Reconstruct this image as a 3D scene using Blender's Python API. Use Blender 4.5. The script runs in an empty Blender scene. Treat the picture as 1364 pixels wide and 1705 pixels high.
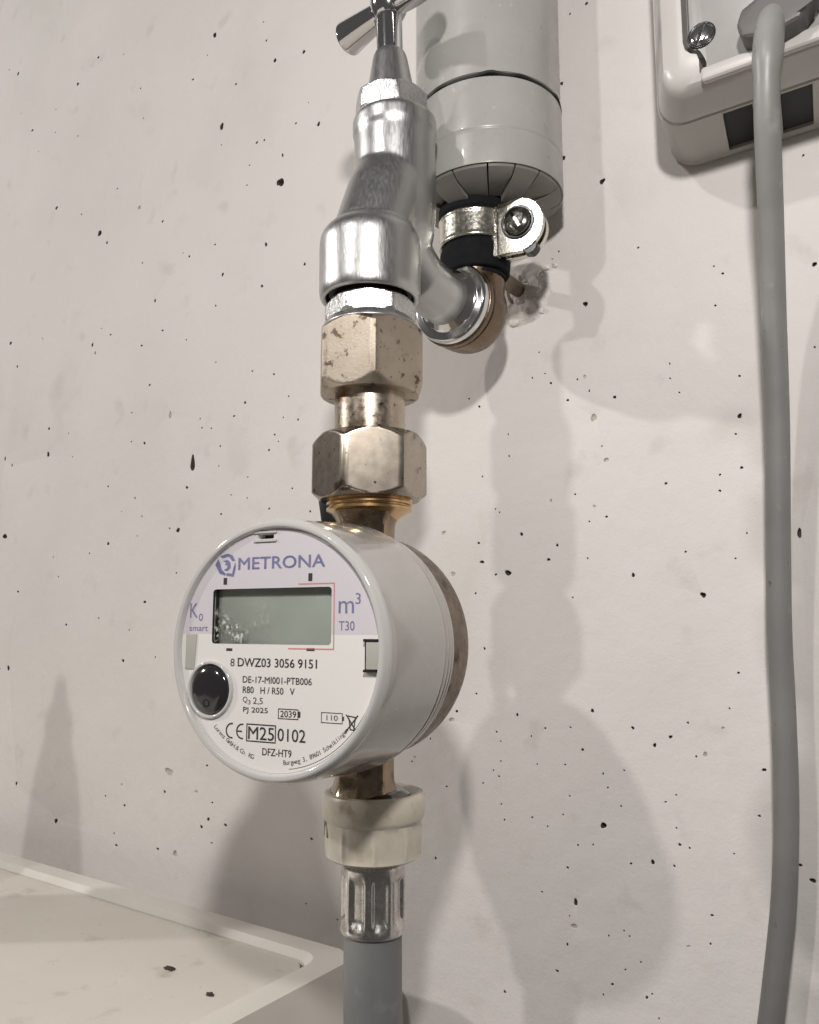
import bpy, bmesh, math, random
from mathutils import Vector, Matrix, noise
from mathutils.geometry import delaunay_2d_cdt
random.seed(7)
PI = math.pi
S = 0.001                      # everything below is written in millimetres
sc = bpy.context.scene
COL = sc.collection
V = Vector

# ------------------------------------------------------------------ camera
TH, PITCH = math.radians(34.5), math.radians(7.8)
fw = V((-math.sin(TH)*math.cos(PITCH), math.cos(TH)*math.cos(PITCH), math.sin(PITCH)))
rt = V((math.cos(TH), math.sin(TH), 0))
up = rt.cross(fw)
cam = bpy.data.cameras.new('camera')
cam.sensor_fit = 'VERTICAL'; cam.sensor_height = 24; cam.lens = 24*1365/1705
cam.clip_start = 0.01; cam.clip_end = 50
co = bpy.data.objects.new('camera', cam); COL.objects.link(co)
M3 = Matrix((rt, up, -fw)).transposed()
co.matrix_world = Matrix.Translation(V((153.7, -286.6, -52.3))*S) @ M3.to_4x4()
sc.camera = co

# ------------------------------------------------------------------ world
w = bpy.data.worlds.new('World'); sc.world = w; w.use_nodes = True
nt = w.node_tree
bg = nt.nodes['Background']
bg.inputs['Color'].default_value = (1.0, 0.95, 0.91, 1)
bg.inputs['Strength'].default_value = 0.09

# ------------------------------------------------------------------ lamps of the cellar room
def lamp(name, loc, power, radius, col):
    l = bpy.data.lights.new(name, 'POINT'); l.energy = power; l.shadow_soft_size = radius*S; l.color = col
    o = bpy.data.objects.new(name, l); o.location = V(loc)*S; COL.objects.link(o); return o
WARM = (1.0, 0.965, 0.935)
lamp('ceiling_lamp_far_left', (-1500, -1085, 750), 49, 34, WARM)
lamp('ceiling_lamp_left', (-290, -1785, 1054), 32, 38, WARM)
lamp('work_lamp', (182, -337, 142), 3.5, 11, WARM)

sc.view_settings.view_transform = 'Standard'
sc.view_settings.look = 'None'
sc.view_settings.exposure = 0
sc.view_settings.gamma = 1
sc.view_settings.use_curve_mapping = False

# ------------------------------------------------------------------ materials
def mat(name, col, rough=.5, metal=0., coat=0., var=None, scale=.3, bump=0., bscale=2., spots=None, spec=.5, rvar=0., trans=0., fine=None, stretch=None, detail=4):
    """var = second colour mixed in by soft noise; spots = (colour, scale per mm, threshold, softness) ; bump in mm; scales per mm"""
    m = bpy.data.materials.new(name); m.use_nodes = True
    n = m.node_tree.nodes; l = m.node_tree.links; b = n['Principled BSDF']
    b.inputs['Base Color'].default_value = (*col, 1); b.inputs['Roughness'].default_value = rough
    b.inputs['Metallic'].default_value = metal; b.inputs['Specular IOR Level'].default_value = spec
    if trans: b.inputs['Transmission Weight'].default_value = trans; b.inputs['IOR'].default_value = 1.4
    if coat: b.inputs['Coat Weight'].default_value = coat; b.inputs['Coat Roughness'].default_value = .06
    tc = n.new('ShaderNodeTexCoord'); src = tc.outputs['Object']
    if stretch:
        mp = n.new('ShaderNodeMapping'); mp.inputs['Scale'].default_value = stretch
        l.new(src, mp.inputs['Vector']); src2 = mp.outputs['Vector']
    else: src2 = src
    def nz(scale, det=detail, s=src):
        t = n.new('ShaderNodeTexNoise'); t.inputs['Scale'].default_value = scale/S; t.inputs['Detail'].default_value = det
        l.new(s, t.inputs['Vector']); return t
    def ramp(x, a, c):
        r = n.new('ShaderNodeMapRange'); r.inputs[1].default_value = a; r.inputs[2].default_value = c
        l.new(x, r.inputs[0]); return r.outputs[0]
    def mixc(fac, a, c):
        x = n.new('ShaderNodeMix'); x.data_type = 'RGBA'
        l.new(fac, x.inputs[0])
        for i, q in ((6, a), (7, c)):
            if isinstance(q, tuple): x.inputs[i].default_value = (*q, 1)
            else: l.new(q, x.inputs[i])
        return x.outputs[2]
    cur = col
    if var: cur = mixc(ramp(nz(scale).outputs['Fac'], .35, .68), cur, var)
    if spots:
        for (sc_, ssz, th, so) in (spots if isinstance(spots, list) else [spots]):
            cur = mixc(ramp(nz(ssz, 5).outputs['Fac'], th, th+so), cur, sc_)
    if not isinstance(cur, tuple): l.new(cur, b.inputs['Base Color'])
    if rvar:
        r = n.new('ShaderNodeMapRange'); r.inputs[1].default_value = .3; r.inputs[2].default_value = .7
        r.inputs[3].default_value = max(.02, rough-rvar); r.inputs[4].default_value = rough+rvar
        l.new(nz(bscale*.6, 4, src2).outputs['Fac'], r.inputs[0]); l.new(r.outputs[0], b.inputs['Roughness'])
    if bump:
        bp = n.new('ShaderNodeBump'); bp.inputs['Distance'].default_value = bump*S; bp.inputs['Strength'].default_value = 1
        l.new(nz(bscale, 5, src2).outputs['Fac'], bp.inputs['Height']); l.new(bp.outputs[0], b.inputs['Normal'])
        if fine:
            b2 = n.new('ShaderNodeBump'); b2.inputs['Distance'].default_value = fine[0]*S; b2.inputs['Strength'].default_value = 1
            l.new(nz(fine[1], 3).outputs['Fac'], b2.inputs['Height']); l.new(b2.outputs[0], bp.inputs['Normal'])
    return m

WALL = mat('wall_paint', (.74,.705,.675), .72, var=(.70,.668,.638), scale=.012, bump=.55, bscale=.09, fine=(.10,.9), spots=[((.65,.615,.58), .05, .62, .1), ((.62,.585,.55), .006, .55, .25), ((.63,.595,.56), .018, .64, .14)])
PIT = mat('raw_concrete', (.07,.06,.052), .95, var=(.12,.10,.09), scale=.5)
PITF = mat('painted_over_pit', (.56,.52,.47), .85, var=(.40,.36,.32), scale=.8)
PLASTER = mat('broken_plaster', (.82,.79,.75), .95, var=(.70,.66,.61), scale=.35, bump=.35, bscale=.8)
CHROME = mat('satin_chrome', (.56,.56,.56), .35, 1, var=(.51,.51,.505), scale=.08, bump=.045, bscale=2.2, rvar=.05, stretch=(1,1,.2))
CHROMEB = mat('scratched_chrome', (.58,.58,.58), .3, 1, bump=.16, bscale=2.4, rvar=.08, stretch=(1,1,.25))
POLISH = mat('polished_chrome', (.68,.68,.69), .1, 1, bump=.01, bscale=.8)
STEEL = mat('zinc_steel', (.72,.69,.62), .24, 1, bump=.06, bscale=1.2, rvar=.08)
BRASSL = mat('tarnished_nickel', (.55,.48,.40), .42, 1, var=(.46,.39,.31), scale=.12, bump=.03, bscale=1.5, rvar=.08, spots=[((.17,.125,.095), .24, .60, .05), ((.26,.18,.12), .9, .66, .05)])
BRASSN = mat('neck_brass', (.38,.295,.21), .22, 1, var=(.21,.155,.11), scale=.14, bump=.06, bscale=.7, rvar=.08, spots=[((.08,.055,.04), .12, .53, .14)])
BRASSG = mat('greyed_nickel', (.42,.375,.315), .27, 1, var=(.36,.31,.255), scale=.04, bump=.006, bscale=.5, rvar=.02, spots=[((.11,.08,.06), .13, .62, .10), ((.09,.065,.05), .5, .66, .05)])
BRASST = mat('stained_tail', (.52,.45,.37), .32, 1, var=(.40,.33,.26), scale=.1, bump=.02, bscale=1.2, rvar=.08, spots=[((.16,.11,.08), .11, .55, .14), ((.12,.085,.06), .4, .64, .06)])
BRASSY = mat('yellow_brass', (.72,.52,.27), .26, 1, var=(.58,.40,.22), scale=.2, bump=.02, bscale=1.5)
BRASSD = mat('cast_brass', (.235,.185,.145), .40, 1, var=(.15,.115,.09), scale=.12, bump=.12, bscale=.9, rvar=.1, spots=[((.07,.05,.04), .2, .60, .12)])
BRASSE = mat('brown_brass', (.225,.165,.115), .32, 1, var=(.15,.108,.078), scale=.1, bump=.08, bscale=.9, rvar=.08)
RUBBER = mat('black_rubber', (.009,.009,.011), .75, spec=.12, bump=.08, bscale=1.5, var=(.014,.014,.016), scale=.3)
BLACK = mat('black_gap', (.012,.012,.012), .6)
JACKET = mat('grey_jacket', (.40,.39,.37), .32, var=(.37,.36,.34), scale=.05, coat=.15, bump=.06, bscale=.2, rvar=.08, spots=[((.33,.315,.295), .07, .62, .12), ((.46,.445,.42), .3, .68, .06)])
FLAPM = mat('jacket_fold_shaded', (.235,.22,.205), .5, var=(.20,.185,.17), scale=.1, bump=.05, bscale=.5)  # jacket grey darkened: shade under the pipe's end is put into the colour
HOUSING = mat('clear_grey_plastic', (.45,.43,.405), .2, coat=1., var=(.40,.38,.355), scale=.05, rvar=.1, bscale=.25, bump=.01, spots=((.43,.41,.385), .09, .60, .12))
BEZEL = mat('clear_rim_plastic', (.66,.645,.625), .1, coat=1., trans=.2)
RINGM = mat('clear_edge', (.40,.375,.35), .1, coat=1.)
DIALW = mat('dial_white', (.74,.715,.685), .35, coat=.15)
DIALV = mat('dial_lavender', (.60,.565,.60), .35, coat=.15)
INKB = mat('ink_black', (.03,.028,.03), .5)
INKV = mat('ink_blue', (.13,.13,.27), .5, var=(.19,.19,.33), scale=.3)
INKR = mat('ink_red', (.62,.20,.19), .5)
LCDM = mat('lcd_screen', (.70,.69,.66), .35, var=(.58,.575,.55), scale=.06)
DARKP = mat('dark_plastic', (.022,.022,.024), .25)
LENS = mat('dark_glossy_plastic', (.02,.019,.021), .12, coat=.6)
CLIPM = mat('grey_clip', (.42,.41,.37), .25, coat=.5)
NYLON = mat('yellowed_nylon', (.72,.67,.58), .38, var=(.60,.54,.43), scale=.12, bump=.10, bscale=.7, spots=[((.36,.28,.19), .12, .62, .14), ((.30,.23,.15), .5, .74, .08)], stretch=(1,1,.35))
ALU = mat('crimped_aluminium', (.72,.70,.67), .26, 1, var=(.5,.48,.46), scale=.15, bump=.05, bscale=1.0, rvar=.1)
HOSE = mat('grey_hose_rubber', (.215,.218,.213), .5, var=(.185,.188,.184), scale=.06, bump=.04, bscale=.5, rvar=.08, spots=((.25,.25,.245), .15, .62, .14))
CABLE = mat('grey_cable', (.27,.266,.258), .45, var=(.215,.212,.206), scale=.035, bump=.12, bscale=.12, rvar=.1, spots=[((.31,.305,.295), .12, .62, .12), ((.12,.115,.11), .2, .68, .06)])
ENAMEL = mat('cream_enamel', (.84,.805,.74), .32, coat=.2, var=(.77,.73,.66), scale=.02, bump=.04, bscale=.3)
ENAMELP = mat('cream_panel', (.80,.755,.68), .42, var=(.75,.70,.62), scale=.018, bump=.05, bscale=.5, rvar=.08, spots=[((.58,.53,.46), .06, .63, .12), ((.40,.35,.29), .5, .72, .05)])
BOXM = mat('socket_plastic', (.47,.45,.42), .38, var=(.44,.42,.39), scale=.05)
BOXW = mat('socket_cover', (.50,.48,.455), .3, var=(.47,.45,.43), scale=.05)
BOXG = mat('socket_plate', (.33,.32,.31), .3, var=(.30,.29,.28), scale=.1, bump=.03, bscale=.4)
PLUGM = mat('plug_plastic', (.115,.105,.103), .45)
SCREWM = mat('steel_dark_reflection', (.30,.29,.27), .16, 1)  # steel colour darkened to stand for dark surroundings mirrored in the screw head
GRIME = mat('brown_grime', (.05,.033,.022), .18, coat=.5)
DIRT = mat('dirt_crumb', (.05,.04,.03), .9)
# ------------------------------------------------------------------ mesh helpers
def tag(o, label=None, cat=None, group=None, kind=None):
    if label: o['label'] = label
    if cat: o['category'] = cat
    if group: o['group'] = group
    if kind: o['kind'] = kind
    return o
ORG = {}
def thing(name, label, cat, loc, group=None):
    o = bpy.data.objects.new(name, None); COL.objects.link(o); o.empty_display_size = .02
    o.location = V(loc)*S; ORG[o.name] = V(loc)
    return tag(o, label, cat, group)
def obj(name, bm, m, parent=None, angle=32, org=None, smooth=True):
    """link one bmesh (world millimetres) as one mesh object; children share their parent's origin"""
    bmesh.ops.recalc_face_normals(bm, faces=bm.faces)
    if parent is not None: o0 = ORG[parent.name]
    else: o0 = V(org) if org else V((0,0,0))
    for v in bm.verts: v.co = (v.co - o0)*S
    for f in bm.faces: f.smooth = smooth
    me = bpy.data.meshes.new(name); bm.to_mesh(me); bm.free()
    for q in (m if isinstance(m, (list, tuple)) else [m]): me.materials.append(q)
    if smooth: me.set_sharp_from_angle(angle=math.radians(angle))
    o = bpy.data.objects.new(name, me); COL.objects.link(o)
    if parent is not None: o.parent = parent
    else: o.location = o0*S
    ORG[o.name] = o0
    return o
class Fr:
    """a frame: origin and three axes; p(a, b, c) gives the world point"""
    def __init__(s, o, z, x=None):
        s.o = V(o); s.z = V(z).normalized()
        x = V(x) if x else (V((1,0,0)) if abs(s.z.x) < .9 else V((0,0,1)))
        s.x = (x - s.z*x.dot(s.z)).normalized(); s.y = s.z.cross(s.x)
    def p(s, a, b, c=0): return s.o + s.x*a + s.y*b + s.z*c
def loft(bm, rings, cap0=True, cap1=True, closed=False, mi=0):
    vs = [[bm.verts.new(p) for p in r] for r in rings]; n = len(vs[0])
    pairs = list(zip(vs, vs[1:])) + ([(vs[-1], vs[0])] if closed else [])
    for a, b in pairs:
        for i in range(n):
            f = bm.faces.new((a[i], a[(i+1)%n], b[(i+1)%n], b[i])); f.material_index = mi
    if not closed:
        if cap0: bm.faces.new(vs[0][::-1]).material_index = mi
        if cap1: bm.faces.new(vs[-1]).material_index = mi
    return vs
def lathe(bm, fr, prof, n=72, cap0=True, cap1=True, closed=False, mod=None, mi=0):
    rings = []
    for (r, z) in prof:
        rings.append([fr.p(*( (lambda rr: (rr*math.cos(t), rr*math.sin(t), z))(max(.01, r if mod is None else mod(r, z, t))) )) for t in (2*PI*i/n for i in range(n))])
    loft(bm, rings, cap0, cap1, closed, mi); return bm
def rounded(pts, k=4):
    """smooth a profile's corners given as (r, z, fillet)"""
    out = []
    for i, q in enumerate(pts):
        f = q[2] if len(q) > 2 else 0
        if f == 0 or i in (0, len(pts)-1): out.append((q[0], q[1])); continue
        p = V(q[:2]); a = V(pts[i-1][:2]); b = V(pts[i+1][:2])
        da = (a-p); db = (b-p); fa = min(f, da.length*.49); fb = min(f, db.length*.49)
        A = p + da.normalized()*fa; B = p + db.normalized()*fb
        for j in range(k+1):
            t = j/k; c = A*(1-t)**2 + p*2*t*(1-t) + B*t*t; out.append((c.x, c.y))
    return out
def hexnut(bm, fr, rc, z0, z1, sides=6, rot=0., c0=2.5, c1=2.5, rin=0, n=120, soft=.35):
    """polygon nut: corner radius rc, chamfer cones at both ends, slightly rounded corners"""
    ra = rc*math.cos(PI/sides); st = 2*PI/sides
    def hr(t):
        d = ((t - rot + st/2) % st) - st/2
        return min(ra/math.cos(d), rc - soft*.5)
    def lim(z):
        e0 = (ra*.985) + (z-z0)/max(.01,c0)*(rc-ra*.985) if c0 else 1e9
        e1 = (ra*.985) + (z1-z)/max(.01,c1)*(rc-ra*.985) if c1 else 1e9
        return min(e0, e1)
    zs = sorted({z0 + (c0)*i/8 for i in range(9)} | {z1 - c1*i/8 for i in range(9)} | {z0, z1})
    prof = []
    if rin: prof.append((rin, z0-.01))
    rings = []
    def ring(f, z): return [fr.p(f(t)*math.cos(t), f(t)*math.sin(t), z) for t in (2*PI*i/n + rot for i in range(n))]
    if rin: rings.append(ring(lambda t: rin, z0+.3))
    rings.append(ring(lambda t: ra*.93, z0))
    for z in zs: rings.append(ring(lambda t: min(hr(t), lim(z)), z))
    rings.append(ring(lambda t: ra*.93, z1))
    if rin: rings.append(ring(lambda t: rin, z1-.3))
    loft(bm, rings); return bm
def smooth_path(pts, k=8):
    pts = [V(p) for p in pts]; out = []
    for i in range(len(pts)-1):
        p0 = pts[max(0,i-1)]; p1 = pts[i]; p2 = pts[i+1]; p3 = pts[min(len(pts)-1,i+2)]
        for j in range(k):
            t = j/k
            out.append(.5*((2*p1)+(p2-p0)*t+(2*p0-5*p1+4*p2-p3)*t*t+(3*p1-p0-3*p2+p3)*t**3))
    out.append(pts[-1]); return out
def tube(bm, path, r, n=24, cap=True, mi=0):
    path = [V(p) for p in path]; x = None; rings = []
    for i, p in enumerate(path):
        d = (path[min(i+1,len(path)-1)] - path[max(i-1,0)]).normalized()
        if x is None: x = d.orthogonal().normalized()
        x = (x - d*x.dot(d)).normalized(); y = d.cross(x)
        rr = r(i/(len(path)-1)) if callable(r) else r
        rings.append([p + (x*math.cos(2*PI*j/n) + y*math.sin(2*PI*j/n))*rr for j in range(n)])
    loft(bm, rings, cap, cap, mi=mi); return bm
def prism(bm, fr, poly, c0, c1, bev=0., seg=2, mi=0):
    """extrude a 2-D outline in a frame between two heights, bevelled"""
    t = bmesh.new()
    loft(t, [[fr.p(a, b, c) for a, b in poly] for c in (c0, c1)])
    if bev: bmesh.ops.bevel(t, geom=t.edges[:], offset=bev, segments=seg, affect='EDGES', profile=.6, clamp_overlap=True)
    for f in t.faces: f.material_index = mi
    me = bpy.data.meshes.new('tmp'); t.to_mesh(me); t.free(); bm.from_mesh(me); bpy.data.meshes.remove(me); return bm
def rrect(a0, b0, a1, b1, r, k=5):
    if not isinstance(r, (tuple, list)): r = (r,)*4
    out = []
    for (cx, cy, s), q in zip(((a1-r[0], b1-r[0], 0), (a0+r[1], b1-r[1], 1), (a0+r[2], b0+r[2], 2), (a1-r[3], b0+r[3], 3)), r):
        for i in range(k+1):
            t = PI/2*(s + i/k); out.append((cx+q*math.cos(t), cy+q*math.sin(t)))
    return out
def circle(cx, cy, r, n=32, r2=None): return [(cx+r*math.cos(2*PI*i/n), cy+(r2 or r)*math.sin(2*PI*i/n)) for i in range(n)]
def baked(o, mods):
    """run modifiers once and keep the resulting mesh"""
    for k, kw in mods:
        m = o.modifiers.new(k.lower(), k)
        for a, b in kw.items(): setattr(m, a, b)
    dg = bpy.context.evaluated_depsgraph_get(); me = bpy.data.meshes.new_from_object(o.evaluated_get(dg))
    o.modifiers.clear(); old = o.data; o.data = me; bpy.data.meshes.remove(old); return o
def cut(o, bm):
    """take the shape bm (world mm) out of o"""
    c = obj('cutter', bm, BLACK, None)
    c.location = (0,0,0)
    o0 = ORG[o.name]
    for v in c.data.vertices: v.co -= o0*S
    par = o.parent; o.parent = None; loc = o.location.copy(); o.location = (0,0,0)
    baked(o, [('BOOLEAN', dict(object=c, operation='DIFFERENCE', solver='EXACT'))])
    o.parent = par; o.location = loc
    bpy.data.objects.remove(c)
    for f in o.data.polygons: f.use_smooth = True
    o.data.set_sharp_from_angle(angle=math.radians(30)); return o
ZX = lambda o: Fr(o, (0,0,1), (1,0,0))          # upright axis
PITS = [(-182.8,32.1,1.91,4.26,0), (-123.6,172.2,2.33,2.34,0), (-192,-126.8,2.86,1.6,1), (-276.3,187.7,1.57,2.24,0), (-361.2,4.1,2.14,1.57,0), (-169,219.7,1.46,2.01,0), (-202.5,61.4,1.01,2.75,1), (-177.3,278.7,1.27,1.73,0), (-185.1,-165.8,1.83,1.16,1), (-317.6,53,1.33,1.56,0), (-346.9,-79.3,1.36,1.47,0), (-238.2,193.1,1.15,1.56,1), (40.6,24.6,1.06,1.66,1), (-287.5,-163.2,1.32,1.32,0), (-384.8,340,1.23,1.24,0), (-370.2,135.8,1.14,1.31,0), (-192.4,-2.9,1.49,1,0), (-367.2,56,0.74,1.86,0), (108.6,-23.3,0.71,1.91,0), (39.5,-122.5,1.04,1.22,0), (-309.4,301.6,1.39,0.9,0), (-129.6,242.9,0.88,1.41,0), (-325.2,219.3,1.41,0.87,0), (3.5,-32.3,1.42,0.85,0), (-98.4,195.1,1,1.15,0), (47.1,117.4,1.05,1.08,0), (-330,-147.1,0.88,1.25,0), (-277.5,116.1,0.93,1.17,0), (-109.2,239.1,0.84,1.2,0), (-132.8,141,0.86,1.16,0), (-22.8,-90.2,1.09,0.91,1), (31.1,132.5,0.94,1.03,0), (38.7,69.7,0.98,0.97,0), (28.3,-150.1,0.78,1.13,0), (-21.6,-32,1,0.86,1), (-164.4,132.7,0.82,1.03,0), (-360.9,287.4,1.16,0.71,0), (77.6,-42.4,0.89,0.91,0), (-318.4,69.6,1,0.79,0), (-360,117.6,0.74,1.06,0), (-252.1,-6.7,1.11,0.69,0), (27.5,-158.3,0.98,0.78,1), (-219.8,131,0.81,0.92,0), (-358.2,50.6,0.73,1.02,0), (-268.3,179.4,0.92,0.8,0), (-26.1,-14.8,0.91,0.78,1), (-233.5,-72,1.04,0.65,0), (45,7.9,0.83,0.81,1), (-288,311.8,1,0.67,0), (-217.3,-40.3,1.01,0.65,0), (-122.5,186.7,0.64,1.01,0), (-171.2,-134.3,0.99,0.65,1), (-144.8,59.4,0.65,0.96,0), (-186.6,19.6,0.96,0.65,0), (-166.7,-150.3,0.97,0.64,0), (-162,-146.2,0.96,0.63,0), (-274.3,110.5,0.61,0.97,0), (-141.4,200.4,0.68,0.87,0), (92.5,17.7,0.78,0.75,0), (118.4,65.1,0.71,0.82,0), (-150,-147.3,0.93,0.62,0), (-341.6,-32,1.02,0.56,0), (-134.9,119.1,0.86,0.66,0), (31.4,164.8,0.66,0.86,0), (-223.6,48.3,0.93,0.61,0), (75.8,-95.1,0.75,0.75,1), (56.7,-132.1,0.71,0.75,0), (106.1,-129.8,0.86,0.6,0), (-232,-168.4,0.92,0.55,0), (-106,123.4,0.8,0.63,0), (-8.1,-27.6,0.87,0.54,0), (-288.4,-52.5,0.9,0.52,0), (53.6,-34.9,0.69,0.67,0), (-216.1,177.9,0.81,0.57,0), (-194.5,258.3,0.79,0.58,0), (-230,106.3,0.82,0.55,0), (-194.9,-136.9,0.84,0.53,0), (9.7,-17.5,0.7,0.63,0), (-198.5,-165.3,0.84,0.52,0), (43,195.1,0.65,0.67,0), (36.7,-83.2,0.68,0.63,0), (58.9,-93.5,0.62,0.69,0), (-212,111.6,0.79,0.54,0), (-221.3,81.5,0.8,0.53,0), (-191.8,150.2,0.76,0.54,0), (37.5,41,0.65,0.63,1), (-158.7,241,0.72,0.55,0), (-226.7,-147.4,0.8,0.48,0), (-127.2,32.6,0.62,0.61,0), (-136.2,257.3,0.68,0.54,0), (-259.9,119,0.74,0.48,0), (-135.9,199.8,0.67,0.52,0), (20.9,-27.9,0.61,0.57,0), (-20.4,-86.7,0.54,0.64,0), (-95.7,-146,0.78,0.42,0), (-113.7,201.1,0.63,0.51,0), (-254.8,26.7,0.71,0.45,0), (-152.4,53.5,0.66,0.48,0), (49,31.2,0.62,0.51,0), (-159.8,3.3,0.67,0.47,0), (64.5,-90.3,0.61,0.51,0), (93.9,-98.3,0.62,0.48,0), (-164.2,-121.1,0.67,0.44,0), (51.4,-88.2,0.55,0.53,0), (-125.1,70.8,0.62,0.47,0), (-229.7,17.7,0.67,0.43,0), (22.5,-5.3,0.45,0.63,1), (-123.6,39.9,0.61,0.46,0), (24.6,-22.6,0.55,0.51,0), (-296.8,206.4,0.66,0.42,0), (-126.1,3.4,0.61,0.45,0), (-108.4,45.3,0.59,0.45,0), (39.9,-9,0.53,0.5,1), (-171.1,151.5,0.6,0.44,0), (6.5,-86.4,0.55,0.48,0), (-9.5,-19.9,0.54,0.47,0), (-169,116.4,0.59,0.43,0), (-260.5,212.3,0.61,0.41,0), (-242.6,271.9,0.59,0.41,0), (-99.7,0,0.56,0.43,0), (92.2,-0.1,0.47,0.51,0), (-8.5,36.4,0.51,0.46,0), (-0.6,-186.6,0.53,0.44,0), (66.6,-3,0.48,0.48,0), (-176.4,50.6,0.47,0.49,0), (-162,38.9,0.57,0.4,0), (-199.2,-1.4,0.57,0.38,0), (-159.5,-138.1,0.57,0.38,0), (-159,-156.8,0.57,0.38,0), (-140.2,75.1,0.54,0.4,0), (-232.9,157.1,0.56,0.38,0), (32.5,-97.2,0.59,0.36,0), (20.6,-174.7,0.6,0.35,0), (-192.4,-25.5,0.56,0.37,0), (-1.9,-32.8,0.48,0.43,0), (44.4,-13.2,0.46,0.44,0), (67.6,-156.8,0.67,0.3,1), (-236.2,67.7,0.55,0.36,0), (-235.3,50.6,0.55,0.36,0), (66.1,-125.1,0.6,0.33,0), (102.8,-125.8,0.66,0.3,0), (23.6,40.9,0.46,0.43,0), (41,-174.4,0.46,0.42,0), (-114.8,57.9,0.5,0.38,0), (-34.6,-30.2,0.47,0.39,0), (-111.3,12,0.49,0.37,0), (89.5,69.2,0.4,0.44,0), (-191.6,102,0.5,0.35,0), (25.6,-138.8,0.5,0.35,0), (81.9,-86.1,0.41,0.41,1), (84.8,-7.3,0.4,0.42,0), (39.2,35.2,0.32,0.52,0), (-138.8,269.4,0.46,0.36,0), (-146.4,189.2,0.46,0.35,0), (-148,178.4,0.46,0.35,0), (-11.2,-40,0.43,0.37,0), (-178.1,55.8,0.48,0.33,0), (75.5,-145.6,0.49,0.32,0), (-80.6,-176.7,0.46,0.34,0), (91.7,-112.7,0.39,0.4,0), (49.1,-133.8,0.41,0.38,0), (18,-90.6,0.42,0.37,0), (-11.3,-79.4,0.42,0.36,0), (87.7,-68.1,0.38,0.39,0), (64,-132.2,0.39,0.37,0), (34.6,40.5,0.38,0.37,0), (86.5,58.2,0.36,0.39,0), (72.4,-27.5,0.37,0.37,0), (32.4,-3.8,0.38,0.36,0), (-13.3,40.5,0.39,0.35,0), (-152.9,12.6,0.44,0.31,0), (-141.4,20.6,0.43,0.31,0), (28.3,93.8,0.37,0.36,0), (-2.5,-93.4,0.39,0.34,0), (-141.4,10,0.42,0.31,0), (90.9,11.6,0.35,0.37,0), (85.1,-1.8,0.35,0.37,0), (-1.8,-109.9,0.39,0.33,0), (-7.4,7.1,0.38,0.33,0), (0.3,-125.6,0.38,0.33,0), (-25.3,-116.2,0.39,0.32,0), (-118,47.7,0.4,0.3,0), (4.9,14.1,0.36,0.33,0), (11.9,-123.2,0.37,0.32,0), (15.7,44.4,0.35,0.33,0), (116.8,37.1,0.32,0.36,0), (40,-104.8,0.38,0.3,0), (72.8,-96,0.34,0.33,0), (28.1,-89.6,0.35,0.32,0), (25.6,-103,0.35,0.32,0), (15.3,-148.9,0.36,0.31,0), (74.6,-154.5,0.33,0.32,0), (29.8,-130.5,0.34,0.31,0), (41.6,-109.4,0.33,0.31,0), (-8.8,-113.1,0.34,0.3,0), (69.3,-125.7,0.34,0.3,0), (-33,-98.3,0.34,0.3,0), (47.8,-102.9,0.32,0.31,0), (-0.9,-104.2,0.33,0.3,0), (46.2,-115.1,0.33,0.3,0), (-0.9,-120,0.33,0.3,0), (37.7,-14.5,0.32,0.3,0), (12.2,-93.9,0.32,0.3,0), (-1.7,-6.7,0.31,0.3,0), (61.9,-111.9,0.31,0.3,0), (51.3,-165.1,0.31,0.3,0), (54.8,-174.3,0.31,0.3,0), (18.9,54.3,0.3,0.3,0), (69.8,40.2,0.3,0.3,0), (69.7,34.8,0.3,0.3,0), (72.7,29.1,0.3,0.3,0), (21.2,45.2,0.3,0.3,0), (4.6,23,0.3,0.3,0), (0.2,-8.2,0.3,0.3,0), (88.7,-30.5,0.3,0.3,0), (92.7,-22.3,0.3,0.3,0), (30.3,-42.4,0.3,0.3,0), (-0.8,-96.8,0.3,0.3,0), (14.4,-103.9,0.3,0.3,0), (-4.2,-107.9,0.3,0.3,0), (27.1,-113.9,0.3,0.3,0), (65.6,-109.2,0.3,0.3,0), (24.3,-120.7,0.3,0.3,0), (18.1,-125.6,0.3,0.3,0), (35.5,-129.5,0.3,0.3,0), (65.2,-119.9,0.3,0.3,0), (45.8,-156.2,0.3,0.3,0), (47.7,-157.6,0.3,0.3,0), (40.3,-158.9,0.3,0.3,0), (45.8,-168.7,0.3,0.3,0), (37.7,-178.6,0.3,0.3,0), (56.8,-181.4,0.3,0.3,0), (-42,-108,0.3,0.3,0), (-40.6,-106.1,0.3,0.3,0)]
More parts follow.
